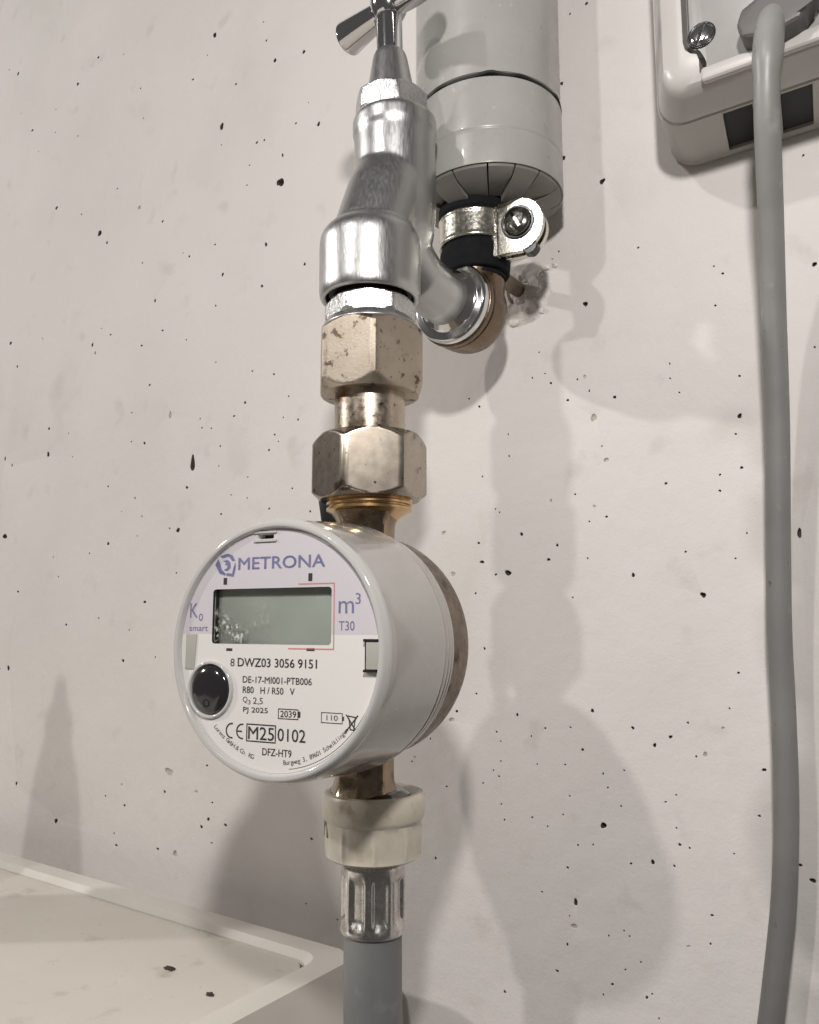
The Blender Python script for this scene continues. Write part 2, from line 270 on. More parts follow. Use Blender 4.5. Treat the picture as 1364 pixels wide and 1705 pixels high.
# ------------------------------------------------------------------ the wall, with its air holes sunk into it
def build_wall():
    bm = bmesh.new(); X0, X1, Z0, Z1 = -2600, 1500, -900, 1400
    pts = [V((X0,Z0)), V((X1,Z0)), V((X1,Z1)), V((X0,Z1))]; faces = [[0,1,2,3]]; loops = []
    rnd = random.Random(3)
    pits = list(PITS)
    for _ in range(80):                        # pin holes too small to list
        x, z = rnd.uniform(-400, 150), rnd.uniform(-180, 380); r = rnd.uniform(.25, .5)
        if all(abs(x-q[0]) > q[2]+1.2 or abs(z-q[1]) > q[3]+1.2 for q in pits): pits.append((x, z, r, r*rnd.uniform(.8,1.5), 0))
    rim = lambda r: .22*min(r, 1.2)+.08
    for (x, z, rx, rz, fa) in pits:
        n = 9 if rx < .8 else 14; b = len(pts); ph = rnd.random()*6
        rad = [1 + .16*math.sin(2*t+ph) + .10*math.sin(3*t+2*ph) + rnd.uniform(-.1,.1) for t in (2*PI*i/n for i in range(n))]
        for i in range(n):
            t = 2*PI*i/n; pts.append(V((x + (rx+rim(rx))*rad[i]*math.cos(t), z + (rz+rim(rx))*rad[i]*math.sin(t))))
        faces.append(list(range(b, b+n))); loops.append((b, n, x, z, rx, rz, fa))
    vo, eo, fo, ov, oe, of = delaunay_2d_cdt(pts, [], faces, 0, 1e-4)
    vs = [bm.verts.new((p.x, 0, p.y)) for p in vo]
    idx = {}
    for i, o in enumerate(ov):
        for q in o: idx[q] = i
    for f, o in zip(fo, of):
        if o == [0] or (0 in o and len(o) == 1): bm.faces.new([vs[i] for i in f])
    for (b, n, x, z, rx, rz, fa) in loops:
        ring = [vs[idx[b+i]] for i in range(n)]; d = (.55 if fa else 1.7)*min(rx, rz) + (.0 if fa else .25)
        q0 = rx/(rx+rim(rx)); lip = [bm.verts.new((x+(v.co.x-x)*q0, .10+.06*min(rx,2), z+(v.co.z-z)*q0)) for v in ring]
        for i in range(n): bm.faces.new((ring[i], ring[(i+1)%n], lip[(i+1)%n], lip[i]))
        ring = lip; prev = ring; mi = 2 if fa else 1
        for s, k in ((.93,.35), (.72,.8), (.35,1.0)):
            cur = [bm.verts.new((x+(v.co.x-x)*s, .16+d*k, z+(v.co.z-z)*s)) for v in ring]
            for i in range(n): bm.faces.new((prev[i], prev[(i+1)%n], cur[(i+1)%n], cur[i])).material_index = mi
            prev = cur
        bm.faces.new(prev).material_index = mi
    for f in bm.faces: f.normal_update()
    o = obj('wall', bm, [WALL, PIT, PITF], None, angle=25)
    tag(o, 'white painted concrete wall pocked with small dark air holes', None, kind='structure')
    return o
WALLO = build_wall()
# plaster broken out round the clamp's stud
def crumbs():
    rnd = random.Random(11)
    for i in range(46):
        a = rnd.uniform(0, 2*PI); r = abs(rnd.gauss(0, 1))*7.0
        x, z = 12 + r*math.cos(a)*1.1, 80 + r*math.sin(a)*1.25
        if z > 97: continue
        s = rnd.uniform(1.0, 3.4)*(1.15 - min(r, 12)/16)
        bm = bmesh.new(); bmesh.ops.create_icosphere(bm, subdivisions=2, radius=1)
        off = V((rnd.random()*50, rnd.random()*50, 0))
        for v in bm.verts:
            k = 1 + .55*noise.noise(v.co*1.3 + off)
            v.co = V((x, -.2 - s*.25, z)) + V((v.co.x*s*k*1.1, v.co.y*s*k*.8, v.co.z*s*k))
        o = obj('plaster_crumb', bm, PLASTER, WALLO, angle=18)
    bm = bmesh.new()                                    # ragged collar of filler
    n = 40; rings = []
    for (r, y) in ((12.5, .3), (10.0, -1.2), (7.4, -2.9), (5.4, -3.3), (4.4, -1.4), (4.2, .2)):
        rings.append([V((12+(r+min(r*.35,2.6)*noise.noise(V((math.cos(t)*1.7, math.sin(t)*1.7, r*.3))))*math.cos(t), y+.9*noise.noise(V((math.cos(t)*3, math.sin(t)*3, y))), 80+(r*1.15+min(r*.35,2.8)*noise.noise(V((math.sin(t)*1.9, math.cos(t)*1.9, r*.3+4))))*math.sin(t))) for t in (2*PI*i/n for i in range(n))])
    loft(bm, rings, False, False)
    obj('plaster_collar', bm, PLASTER, WALLO, angle=14)
crumbs()

# ------------------------------------------------------------------ grey jacketed pipe
PX, PY, PR = 13.8, -30.0, 27.4
pipe = thing('jacketed_pipe', 'thick grey plastic jacketed pipe running down the wall behind the tap', 'pipe', (PX, PY, 100))
def ring_z(t): return 138.2 + .35*math.sin(5*t) + .35*math.sin(11*t+1) + .25*math.sin(17*t)
bm = bmesh.new()
lathe(bm, ZX((PX,PY,0)), [(PR-.6,139.4), (PR,139.7), (PR,420)], 96, False, True); obj('jacket', bm, JACKET, pipe)
bm = bmesh.new()
lathe(bm, ZX((PX,PY,0)), rounded([(PR-1.2,106.2), (PR+.25,105.2,.6), (PR+.25,117.6,.3), (PR-.05,118.2,.2), (PR+.3,119,.3), (PR+.3,137.6,.4), (PR-.6,138)]), 96, False, False); obj('end_sleeve', bm, JACKET, pipe)
bm = bmesh.new(); n = 160
rr = [[V((PX+r*math.cos(t), PY+r*math.sin(t), ring_z(t)+dz)) for t in (2*PI*i/n for i in range(n))] for r, dz in ((PR-1.2,.95), (PR+.42,.75), (PR+.42,-.15), (PR-1.2,-.5))]
loft(bm, rr, False, False, closed=True); obj('joint_line', bm, BLACK, pipe)
NF = 15
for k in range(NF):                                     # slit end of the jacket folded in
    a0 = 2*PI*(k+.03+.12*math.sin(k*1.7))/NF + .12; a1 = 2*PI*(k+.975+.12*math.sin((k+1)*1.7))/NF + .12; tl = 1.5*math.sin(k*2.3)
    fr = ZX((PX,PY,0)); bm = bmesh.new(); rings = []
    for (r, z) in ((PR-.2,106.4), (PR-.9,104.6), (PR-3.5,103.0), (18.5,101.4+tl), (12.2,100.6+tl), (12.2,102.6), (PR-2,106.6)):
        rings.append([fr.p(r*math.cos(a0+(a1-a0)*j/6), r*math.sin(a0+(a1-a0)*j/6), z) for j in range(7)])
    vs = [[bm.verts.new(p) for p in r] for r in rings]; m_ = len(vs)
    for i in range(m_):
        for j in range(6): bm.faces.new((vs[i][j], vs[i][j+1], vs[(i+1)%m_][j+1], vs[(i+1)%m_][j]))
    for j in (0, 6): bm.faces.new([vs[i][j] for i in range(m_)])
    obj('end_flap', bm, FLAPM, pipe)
bm = bmesh.new(); lathe(bm, ZX((9.5,-32.5,0)), [(10.8,74), (10.8,130)], 48); obj('inner_pipe', bm, RUBBER, pipe)

# ------------------------------------------------------------------ pipe clamp
KX, KY = 9.3, -33.0
clamp = thing('pipe_clamp', 'rubber lined steel pipe clamp with a screwed ear under the grey pipe', 'pipe clamp', (KX, KY, 88))
bm = bmesh.new(); lathe(bm, ZX((KX,KY,0)), rounded([(10.9,75.5), (12.6,75.5,.8), (13.2,82,.5), (13.2,84,.4), (12.4,86,.3), (12.4,97,.3), (13.6,98.5,.6), (13.6,102.5,.9), (10.9,103.5)]), 72, False, False); obj('rubber_lining', bm, RUBBER, clamp)
bm = bmesh.new()
lathe(bm, ZX((KX,KY,0)), rounded([(12.2,86.2), (13.5,86.2,.3), (13.75,86.9,.3), (13.45,88,.4), (13.45,95.4,.4), (13.75,96.4,.3), (13.5,97.0,.3), (12.2,97.0)]), 96, False, False, mod=lambda r, z, t: r+.05*math.sin(t*60)*(1 if -1.9 < ((t+PI)%(2*PI)-PI) < -1.1 else 0)); obj('steel_band', bm, STEEL, clamp)
ea = Fr((25.5, -39.5, 88.0), (.10,-1,0), (1,.10,0))     # x right, y?, z toward the room
ea.y = V((0,0,1)); ea.x = V((1,.10,0)).normalized()
def ear_outline(g=0): return [(-3.2,-10+g), (-3.2,10-g)] + [(4.2+(9.9-g)*math.cos(t)*.98, (9.9-g)*math.sin(t)) for t in (PI/2-PI*i/20 for i in range(21))]
bm = bmesh.new(); prism(bm, ea, ear_outline(), -2.2, 0, .7, 3); obj('ear', bm, STEEL, clamp)
bm = bmesh.new(); prism(bm, ea, ear_outline(.6), -8, -5.6, .4, 2); obj('ear', bm, STEEL, clamp)
bm = bmesh.new(); prism(bm, ea, [(-6.5,-9.4), (-3.4,-9.8), (-3.4,9.8), (-6.5,9.4)], -7.5, -.4, .9, 2); obj('bent_flange', bm, STEEL, clamp)
scr = Fr(ea.p(4.6, 1.2, 0), ea.z, (1,0,0)); scr.o = ea.o + ea.x*4.6 + ea.y*1.0
bm = bmesh.new(); lathe(bm, scr, rounded([(5.3,-.5), (5.3,.7,.3), (4.9,1.9,.6), (3.2,2.7,.6), (.02,3.0)]), 40, True, True); so = obj('clamp_screw', bm, SCREWM, clamp)
for q in (.5, .5+PI/2):
    x_ = bmesh.new(); f2 = Fr(scr.o, scr.z, scr.x*math.cos(q)+scr.y*math.sin(q)); prism(x_, f2, [(-3.2,-.6), (3.2,-.6), (3.2,.6), (-3.2,.6)], 1.0, 4); cut(so, x_)
bm = bmesh.new(); lathe(bm, scr, rounded([(5.4,.05), (6.2,.05), (6.2,.5,.2), (5.4,.5)]), 40, False, False, closed=True); obj('washer', bm, DARKP, clamp)
nut_o = ea.o + ea.x*8.5 - ea.y*8.4
bm = bmesh.new(); hexnut(bm, Fr(nut_o - ea.z*2.5, ea.z, (1,0,0)), 3.1, -2.0, 2.0, c0=.5, c1=.5, rot=.3); obj('small_nut', bm, DARKP, clamp)
bm = bmesh.new(); tube(bm, [(12,-21,80.5), (12,6,80.5)], 2.9, 20); obj('stud', bm, BRASSD, clamp)

# ------------------------------------------------------------------ brass wall elbow
elbow = thing('wall_elbow', 'brown brass pipe elbow turning out of the pipe clamp towards the tap', 'pipe elbow', (5, -32, 63))
hub = Fr((4.4, -32, 63.6), (0,-1,0), (1,0,0))
bm = bmesh.new()
lathe(bm, hub, rounded([(.02,-13), (9,-12,4), (14.5,-7,5), (15.3,0,2), (15.3,5.0,1), (14.6,5.6,.4), (15.6,6.4,.5), (15.6,8.8,.6), (12,9.2), (.02,9.2)]), 72); obj('elbow_hub', bm, BRASSE, elbow)
bm = bmesh.new(); tube(bm, [(6,-32,62), (7.2,-32.3,70), (9,-32.8,82)], lambda t: 13.0-1.6*t, 40); obj('elbow_riser', bm, BRASSE, elbow)

# ------------------------------------------------------------------ the tap
tap = thing('tap', 'satin chrome appliance tap with cross handle above the water meter', 'tap', (0, -78, 51))
SP = Fr((1.3, -71, 0), (-.004,-.035,1), (1,0,0))        # spindle axis, leaning a little to the room
bm = bmesh.new()
lathe(bm, ZX((-.4,-85,0)), rounded([(.02,60), (14.1,60), (14.1,51.4,.2), (14.7,50.8,.3), (15.8,50.8,.7), (16.4,53,.8), (16.5,72.0,3.0), (13.2,76.0,2), (.02,80)], 5), 96)
sp0 = Fr((1.3,-71.5,0), (0,-.02,1), (1,0,0))
lathe(bm, sp0, rounded([(.02,66), (9.6,68,3), (12.9,76,5), (13.8,85,3), (13.9,112,1), (14.4,113.4,.6), (14.5,118.6,1.2), (12.5,119.6,.4), (.02,119.6)], 5), 96)
tube(bm, [(1.0,-73,99), (.6,-78.5,88.5), (.0,-84,74), (-.3,-85,66)], lambda t: 13.5-.6*t, 64)
tube(bm, [(1.6,-72,80), (2.4,-70,72), (3.2,-62,66.2), (4.0,-52,63.9), (4.4,-40.5,63.6)], lambda t: 9.4+.9*max(0,(1-t*1.6)), 64)
body = obj('tap_body', bm, CHROME, tap, angle=40)
baked(body, [('REMESH', dict(mode='VOXEL', voxel_size=.00042, use_smooth_shade=True)), ('SMOOTH', dict(factor=.5, iterations=16))])
for f in body.data.polygons: f.use_smooth = True
bm = bmesh.new(); lathe(bm, ZX((0,-85,0)), rounded([(13.7,58.5), (13.7,52.6,.4), (12.0,52.2,.4), (10.2,55), (10.2,58.5)]), 72, False, False, closed=True); obj('rubber_washer', bm, BLACK, tap)
bm = bmesh.new(); lathe(bm, hub, rounded([(9.2,9.0), (15.0,9.0), (15.0,11.6,.6), (14.2,12.4,.4), (11.5,12.6,.8), (9.2,14.5)]), 72, False, False); obj('wall_flange', bm, POLISH, tap)
bm = bmesh.new(); hexnut(bm, SP, 13.2, 119.2, 127.4, rot=math.radians(-78+4), c0=.8, c1=1.6); obj('bonnet_nut', bm, CHROMEB, tap)
bm = bmesh.new(); lathe(bm, SP, rounded([(9,126.8), (8.2,129,.8), (5.9,142,1.2), (5.2,143.6,.4), (4.4,143.8)]), 48, False, False); obj('spindle_cone', bm, CHROME, tap)
bm = bmesh.new(); lathe(bm, SP, rounded([(4.5,143), (4.5,157.5,.8), (4.1,158.4), (4.1,160)]), 40); obj('spindle', bm, POLISH, tap)
hc = SP.p(0,0,162.4)
bm = bmesh.new(); lathe(bm, Fr(hc, SP.z, (1,0,0)), rounded([(.02,-6), (4.8,-5.6,1.4), (6.6,-2,2), (6.6,3,2), (4.5,6.6,1.5), (.02,7)]), 40); ha = obj('handle_hub', bm, POLISH, tap)
for ang in (171.5, -8.5, 81.5, -98.5):
    q = math.radians(ang); d = V((math.cos(q), math.sin(q), -.03 if abs(ang) > 90 else .03))
    if abs(abs(ang)-90) < 12 or 80 < ang < 90: continue
    bm = bmesh.new(); lathe(bm, Fr(hc - V((0,0,1.6)), d, (0,0,1)), rounded([(3.6,3.0), (4.3,5.5,.5), (5.9,19.6,.4), (6.0,21.2,.6), (5.0,21.7,.3), (.02,21.4)]), 40, True, True); obj('handle_arm', bm, POLISH, tap)

# ------------------------------------------------------------------ brass coupling between tap and meter
cpl = thing('pipe_coupling', 'tarnished brass coupling of two hexagon nuts joining tap and meter', 'pipe coupling', (0, -85, 0))
cx = ZX((0,-85,0))
bm = bmesh.new(); hexnut(bm, cx, 14.9, 43.2, 50.4, rot=math.radians(-55), c0=1.6, c1=1.6, soft=.4); obj('chrome_nipple', bm, CHROMEB, cpl)
bm = bmesh.new(); lathe(bm, cx, rounded([(9,39), (15.2,40,.4), (15.6,41.5,.8), (13.6,44,.6), (9,44.4)]), 72, False, False); obj('nipple_collar', bm, CHROME, cpl)
bm = bmesh.new(); lathe(bm, cx, [(10.5,40), (10.5,60)], 48); obj('nipple_thread', bm, BRASSD, cpl)
bm = bmesh.new(); hexnut(bm, cx, 18.1, 19.2, 41.2, rot=math.radians(-78), c0=3.6, c1=2.8, rin=11.4); obj('union_nut', bm, BRASSL, cpl)
bm = bmesh.new(); lathe(bm, cx, rounded([(8,4), (11.2,4), (11.2,14,.5), (11.25,20), (8,20)]), 64, False, False); obj('tail_piece', bm, BRASST, cpl)
bm = bmesh.new(); hexnut(bm, cx, 18.2, -14.2, 6.2, rot=math.radians(-48.7), c0=2.4, c1=3.0, rin=11.0); obj('union_nut', bm, BRASSG, cpl)

# ------------------------------------------------------------------ the water meter
AY, ZC = .13, -58.4
MN = V((math.sin(AY), -math.cos(AY), 0)); MU = V((math.cos(AY), math.sin(AY), 0))
MO = V((0,-85,ZC))
MF = Fr(MO, MN, MU)                                     # z towards the reader; x right on the dial
MF.x = MU; MF.y = V((0,0,1))
meter = thing('water_meter', 'round grey water meter with dark display and white printed dial', 'water meter', (0, -85, ZC))
bm = bmesh.new()
lathe(bm, MF, rounded([(.02,-15), (18,-14,5), (29,-7,6), (33,-1,3), (33.2,11.5,.5), (31,12.5)]), 96, True, False)
obj('brass_body', bm, BRASSD, meter)
NECK = Fr(MO + MN*2.0, (0,0,1), MU)
def neck(bm, z0, z1, flare0, flare1):
    zs = [z0 + (z1-z0)*i/12 for i in range(13)]
    n = 64; rings = []
    for i, z in enumerate(zs):
        t = i/12; k = 1 + flare0*max(0, 1-t*3.2)**2 + flare1*max(0, 1-(1-t)*3.2)**2
        ring = []
        for j in range(n):
            a = 2*PI*j/n; d = ((a + .42) % (PI/4)) - PI/8
            r = 8.9*math.cos(PI/8)/math.cos(d); r = r + (8.9-r)*.25
            ring.append(NECK.p(r*k*math.cos(a), r*k*math.sin(a), z-0))
        rings.append(ring)
    loft(bm, rings)
bm = bmesh.new(); neck(bm, 22, 40.2, .15, .25); obj('inlet_neck', bm, BRASSN, meter, angle=25)
bm = bmesh.new(); neck(bm, -44.8, -22, .30, .15); obj('outlet_neck', bm, BRASSN, meter, angle=25)
bm = bmesh.new()
pr = [(8, 36.8), (9.6, 38.4), (12.6, 40.4)]
for k in range(4): pr += [(13.4, 40.9+1.7*k), (13.4, 41.6+1.7*k), (12.5, 42.1+1.7*k), (12.5, 42.4+1.7*k)]
pr += [(13, 48), (8, 50)]
lathe(bm, ZX((0,-85,ZC)), pr, 72, False, False); obj('inlet_thread', bm, BRASSY, meter, angle=50)
bm = bmesh.new(); lathe(bm, ZX((0,-85,ZC)), [(8,-42.2), (11.0,-43.6), (12.8,-44.8), (12.8,-55), (8,-55)], 60, False, False); obj('outlet_thread', bm, BRASSD, meter)
bm = bmesh.new(); prism(bm, MF, [(-19.8,46.5), (-13,46.5), (-11.5,40), (-10.5,24), (-15.8,24)], -3.2, -.8, .4, 2)
obj('seal_strip', bm, DARKP, meter)
# clear housing: back rings, barrel, rounded front rim
for (r0, l0) in ((34.2,12.2), (34.7,14.9), (35.0,17.4)):
    bm = bmesh.new(); lathe(bm, MF, rounded([(31,l0), (r0-.3,l0,.2), (r0,l0+.5,.4), (r0,l0+1.6,.4), (r0-.5,l0+2.1,.2), (31,l0+2.1)]), 120, False, False); obj('clear_ring', bm, RINGM, meter)
bm = bmesh.new(); lathe(bm, MF, rounded([(31,19.8), (34.9,19.8,.3), (35.1,20.6,.4), (34.6,27,1), (33.5,44.5,1), (33.2,46.6)]), 120, False, False); obj('housing', bm, HOUSING, meter)
bm = bmesh.new(); lathe(bm, MF, rounded([(33.2,46.4), (33.25,47.6,.5), (32.4,49.3,1.1), (31.2,49.4,.5), (30.9,49.0,.3), (30.5,47.6), (30.2,46.0)], 5), 120, False, False); bez = obj('front_rim', bm, BEZEL, meter)
LD = 47.9
class DialFr(Fr):                                       # dial print: the label sits a little off the housing's axis
    def p(s, a, b, c=0): return s.o + s.x*(a*.9913+1.09) + s.y*(b*.9913+.05) + s.z*c
DFM = DialFr(MO, MN, MU); DFM.x = MU; DFM.y = V((0,0,1))
# dial plate with real openings for display and button
dxy = lambda p: V((p[0]*.9913+1.09, p[1]*.9913+.05))
def dial():
    bm = bmesh.new(); R = 30.55; SPL = 3.55; pts = []; 
    n = 120; a0 = math.asin(SPL/R)
    ring = sorted([2*PI*i/n for i in range(n)] + [a0, PI-a0])
    pts = [V((R*math.cos(t), R*math.sin(t))) for t in ring]; N0 = len(pts)
    lcd = [dxy(p) for p in rrect(-21.6, 1.0, 16.0, 15.4, .9, 3)]; btn = [dxy(p) for p in circle(-21.4, -11.0, 7.4, 36)]
    holes = [[dxy(p) for p in rrect(-7.2, 28.3, -2.0, 29.6, .3, 2)]]
    faces = [list(range(N0))]
    for h in [lcd, btn] + holes:
        b = len(pts); pts += [V(p) for p in h]; faces.append(list(range(b, b+len(h))))
    i0 = ring.index(a0); i1 = ring.index(PI-a0)
    vo, eo, fo, ov, oe, of = delaunay_2d_cdt(pts, [(i0, i1)], faces, 0, 1e-5)
    vs = [bm.verts.new(MF.p(p.x, p.y, LD)) for p in vo]
    for f, o in zip(fo, of):
        if o == [0]:
            fc = bm.faces.new([vs[i] for i in f]); cy = sum(vo[i].y for i in f)/len(f)
            fc.material_index = 1 if cy > SPL else 0
    idx = {}
    for i, o in enumerate(ov):
        for q in o: idx[q] = i
    for fi, fl in enumerate(faces[1:]):
        top = [vs[idx[q]] for q in fl]; bot = [bm.verts.new(v.co - MN*3.2) for v in top]
        for i in range(len(top)): bm.faces.new((top[i], top[(i+1)%len(top)], bot[(i+1)%len(top)], bot[i])).material_index = 2 if fi == 0 else 0
        if fi == 2: bm.faces.new(bot).material_index = 2
    return obj('dial', bm, [DIALW, DIALV, DARKP], meter, angle=20)
DIAL = dial()
def dprism(name, poly, l0, l1, m, parent, bev=0, seg=2):
    bm = bmesh.new(); prism(bm, DFM, poly, l0, l1, bev, seg); return obj(name, bm, m, parent)
# display
lcd = dprism('display', rrect(-23.0, .2, 16.8, 16.0, .5), LD-3.6, LD-2.6, LCDM, DIAL)
pane = dprism('display_pane', rrect(-21.5, 1.1, 15.9, 15.3, .8), LD-1.0, LD-.6, None or LCDM, DIAL, .1, 1)
gm = bpy.data.materials.new('display_glass'); gm.use_nodes = True
n = gm.node_tree.nodes; l = gm.node_tree.links; n.remove(n['Principled BSDF'])
tr = n.new('ShaderNodeBsdfTransparent'); tr.inputs[0].default_value = (.92,.94,.92,1)
gl = n.new('ShaderNodeBsdfGlossy'); gl.inputs['Roughness'].default_value = .08
df = n.new('ShaderNodeBsdfDiffuse'); df.inputs[0].default_value = (.62,.60,.57,1)
lw = n.new('ShaderNodeLayerWeight'); lw.inputs[0].default_value = .25
m1 = n.new('ShaderNodeMixShader'); l.new(lw.outputs['Fresnel'], m1.inputs[0]); l.new(tr.outputs[0], m1.inputs[1]); l.new(gl.outputs[0], m1.inputs[2])
tcn = n.new('ShaderNodeTexCoord'); nz = n.new('ShaderNodeTexNoise'); nz.inputs['Scale'].default_value = 900; nz.inputs['Detail'].default_value = 6
l.new(tcn.outputs['Object'], nz.inputs['Vector'])
nz2 = n.new('ShaderNodeTexNoise'); nz2.inputs['Scale'].default_value = 130; nz2.inputs['Detail'].default_value = 2; l.new(tcn.outputs['Object'], nz2.inputs['Vector'])
sx = n.new('ShaderNodeSeparateXYZ'); l.new(tcn.outputs['Object'], sx.inputs[0])
def mr(x, a, c):
    r = n.new('ShaderNodeMapRange'); r.inputs[1].default_value = a; r.inputs[2].default_value = c; l.new(x, r.inputs[0]); return r.outputs[0]
def mul(a, c):
    r = n.new('ShaderNodeMath'); r.operation = 'MULTIPLY'; l.new(a, r.inputs[0]); l.new(c, r.inputs[1]); return r.outputs[0]
fac = mul(mul(mr(nz.outputs['Fac'], .52, .62), mr(nz2.outputs['Fac'], .45, .58)), mr(sx.outputs['X'], .005, -.006))
fac = mul(fac, mr(sx.outputs['Z'], .0118, .0088))
m2 = n.new('ShaderNodeMixShader'); l.new(fac, m2.inputs[0]); l.new(m1.outputs[0], m2.inputs[1]); l.new(df.outputs[0], m2.inputs[2])
l.new(m2.outputs[0], n['Material Output'].inputs['Surface'])
pane.data.materials[0] = gm
# button: dark glossy well in a clear ring
BF = Fr(DFM.p(-21.4,-11.0,LD), MN, MU); BF.x = MU; BF.y = V((0,0,1))
bm = bmesh.new(); lathe(bm, BF, rounded([(7.4,-1), (7.5,.5,.3), (7.2,.9,.3), (6.6,.8,.3), (6.35,-.8)]), 60, False, False); obj('button_ring', bm, BEZEL, DIAL)
bm = bmesh.new(); lathe(bm, BF, rounded([(6.5,-2.0), (6.35,.1,.3), (5.9,.9,.5), (4.4,1.6,1), (.02,2.0)]), 60); obj('button', bm, LENS, DIAL)
bm = bmesh.new(); f3 = Fr(BF.p(0,-3.4,1.45), MN, MU); lathe(bm, f3, [(.75,-.2), (.75,.35), (1.1,.35), (1.1,-.2)], 24, closed=True); obj('button_ring', bm, DARKP, DIAL)
# clips and slots in the rim
dprism('rim_clip', [(26.6,-4.6), (31.2,-4.6), (31.2,1.9), (26.6,1.9)], LD+.2, LD+1.3, CLIPM, meter, .3)
dprism('rim_clip', [(25.9,-5.2), (26.5,-5.2), (26.5,2.5), (25.9,2.5)], LD+.05, LD+.5, DARKP, meter)
dprism('rim_clip', [(25.9,1.95), (29.6,1.95), (29.6,2.6), (25.9,2.6)], LD+.05, LD+1.35, DARKP, meter)
dprism('rim_clip', [(25.9,-5.25), (29.4,-5.25), (29.4,-4.65), (25.9,-4.65)], LD+.05, LD+1.35, DARKP, meter)
dprism('rim_clip', [(-30.3,-5.8), (-27.2,-5.8), (-26.6,3.5), (-30.3,3.5)], LD+.05, LD+.3, CLIPM, meter, .2)
dprism('rim_clip', [(-8.2,27.5), (-1.0,27.5), (-1.0,28.15), (-8.2,28.15)], LD+.05, LD+.5, BEZEL, meter, .1)
dprism('rim_clip', [(-8.2,29.75), (-1.0,29.75), (-1.0,30.3), (-8.2,30.3)], LD+.05, LD+.5, BEZEL, meter, .1)
# --- print on the dial
def glyphs(bm, s, box=None, size=None, at=None, rot=0, bold=0., h=.06):
    cu = bpy.data.curves.new('t', 'FONT'); cu.body = s; cu.size = 1; cu.offset = bold; cu.resolution_u = 3
    o = bpy.data.objects.new('t', cu); COL.objects.link(o)
    me = bpy.data.meshes.new_from_object(o.evaluated_get(bpy.context.evaluated_depsgraph_get()))
    bpy.data.objects.remove(o); bpy.data.curves.remove(cu)
    xs = [v.co.x for v in me.vertices]; ys = [v.co.y for v in me.vertices]
    x0, x1, y0, y1 = min(xs), max(xs), min(ys), max(ys)
    if box: kx = (box[2]-box[0])/(x1-x0); ky = (box[3]-box[1])/(y1-y0); ox, oy = box[0]-x0*kx, box[1]-y0*ky
    else: kx = ky = size; ox, oy = at[0]-(x0+x1)/2*kx, at[1]
    vs = []
    for v in me.vertices:
        a, b = ox+v.co.x*kx, oy+v.co.y*ky
        if rot:
            a -= at[0]; b -= at[1]; a, b = at[0]+a*math.cos(rot)-b*math.sin(rot), at[1]+a*math.sin(rot)+b*math.cos(rot)
        vs.append(bm.verts.new(DFM.p(a, b, LD+h)))
    for p in me.polygons:
        try: bm.faces.new([vs[i] for i in p.vertices])
        except ValueError: pass
    bpy.data.meshes.remove(me)
def flat(bm, poly, h=.06): bm.faces.new([bm.verts.new(DFM.p(a, b, LD+h)) for a, b in poly])
def bar(bm, a0, b0, a1, b1): flat(bm, [(a0,b0), (a1,b0), (a1,b1), (a0,b1)])
def frame(bm, a0, b0, a1, b1, w):
    bar(bm, a0, b0, a1, b0+w); bar(bm, a0, b1-w, a1, b1); bar(bm, a0, b0+w, a0+w, b1-w); bar(bm, a1-w, b0+w, a1, b1-w)
def ink(name, m, *fns):
    for fn in fns:
        b_ = bmesh.new(); fn(b_); obj(name, b_, m, DIAL, smooth=False)
def W_(s, box, fat=0):
    def fn(b_):
        glyphs(b_, s, box)
        if fat: glyphs(b_, s, (box[0]+fat, box[1], box[2]+fat, box[3]), h=.08); glyphs(b_, s, (box[0]+fat/2, box[1]+fat/2, box[2]+fat/2, box[3]+fat/2), h=.1)
    return fn
B_ = lambda *q: (lambda b_: bar(b_, *q)); F_ = lambda *q: (lambda b_: frame(b_, *q))
ink('lettering', INKV, W_('METRONA', (-13.4,20.4,13.85,23.6), .16), W_('K', (-29.4,7.9,-26.7,11.8)), W_('o', (-26.3,7.0,-24.9,9.0)), W_('smart', (-29.4,4.3,-23.1,5.6)), W_('m', (18.1,8.8,22.5,11.8)), W_('3', (22.9,11.0,24.4,13.7)), W_('T30', (18.2,4.6,22.7,6.9)))
def emblem(b_):                                         # winged emblem
    flat(b_, [(-21.2,22.0), (-20.2,23.6), (-19.6,22.6), (-18.9,20.6), (-17.6,19.6), (-17.6,19.0), (-19.6,19.6)])
    flat(b_, [(-17.3,19.0), (-17.3,19.7), (-15.4,19.5), (-15.0,21.0), (-14.4,22.6), (-14.2,21.2), (-14.8,18.6)])
    flat(b_, [(-19.6,24.3), (-17.2,24.9), (-16.6,24.1), (-18.9,23.7)]); flat(b_, [(-16.6,24.1), (-17.2,24.9), (-15.4,24.4), (-14.4,22.9), (-15.4,22.8)])
    flat(b_, [(-18.6,23.0), (-16.9,23.2), (-16.0,22.4), (-17.0,21.7), (-18.0,21.9), (-17.4,22.4)]); flat(b_, [(-17.0,21.7), (-16.0,22.4), (-15.9,21.0), (-17.0,20.2), (-18.3,20.5), (-17.2,21.0)])
ink('emblem', INKV, emblem)
def redline(b_): bar(b_, 6.0, 16.1, 16.9, 16.4); bar(b_, 16.6, .15, 16.9, 16.1); bar(b_, 3.2, -.15, 16.9, .15)
ink('display_frame', INKR, redline)
ink('display_mark', INKB, *[B_(a-hw, b-hh, a+hw, b+hh) for a, b, hw, hh in ((-17.6,17.5,.6,.9), (9.6,17.9,.6,1.0), (-15.6,-.5,1.0,.35), (10.0,-.15,1.2,.35))])
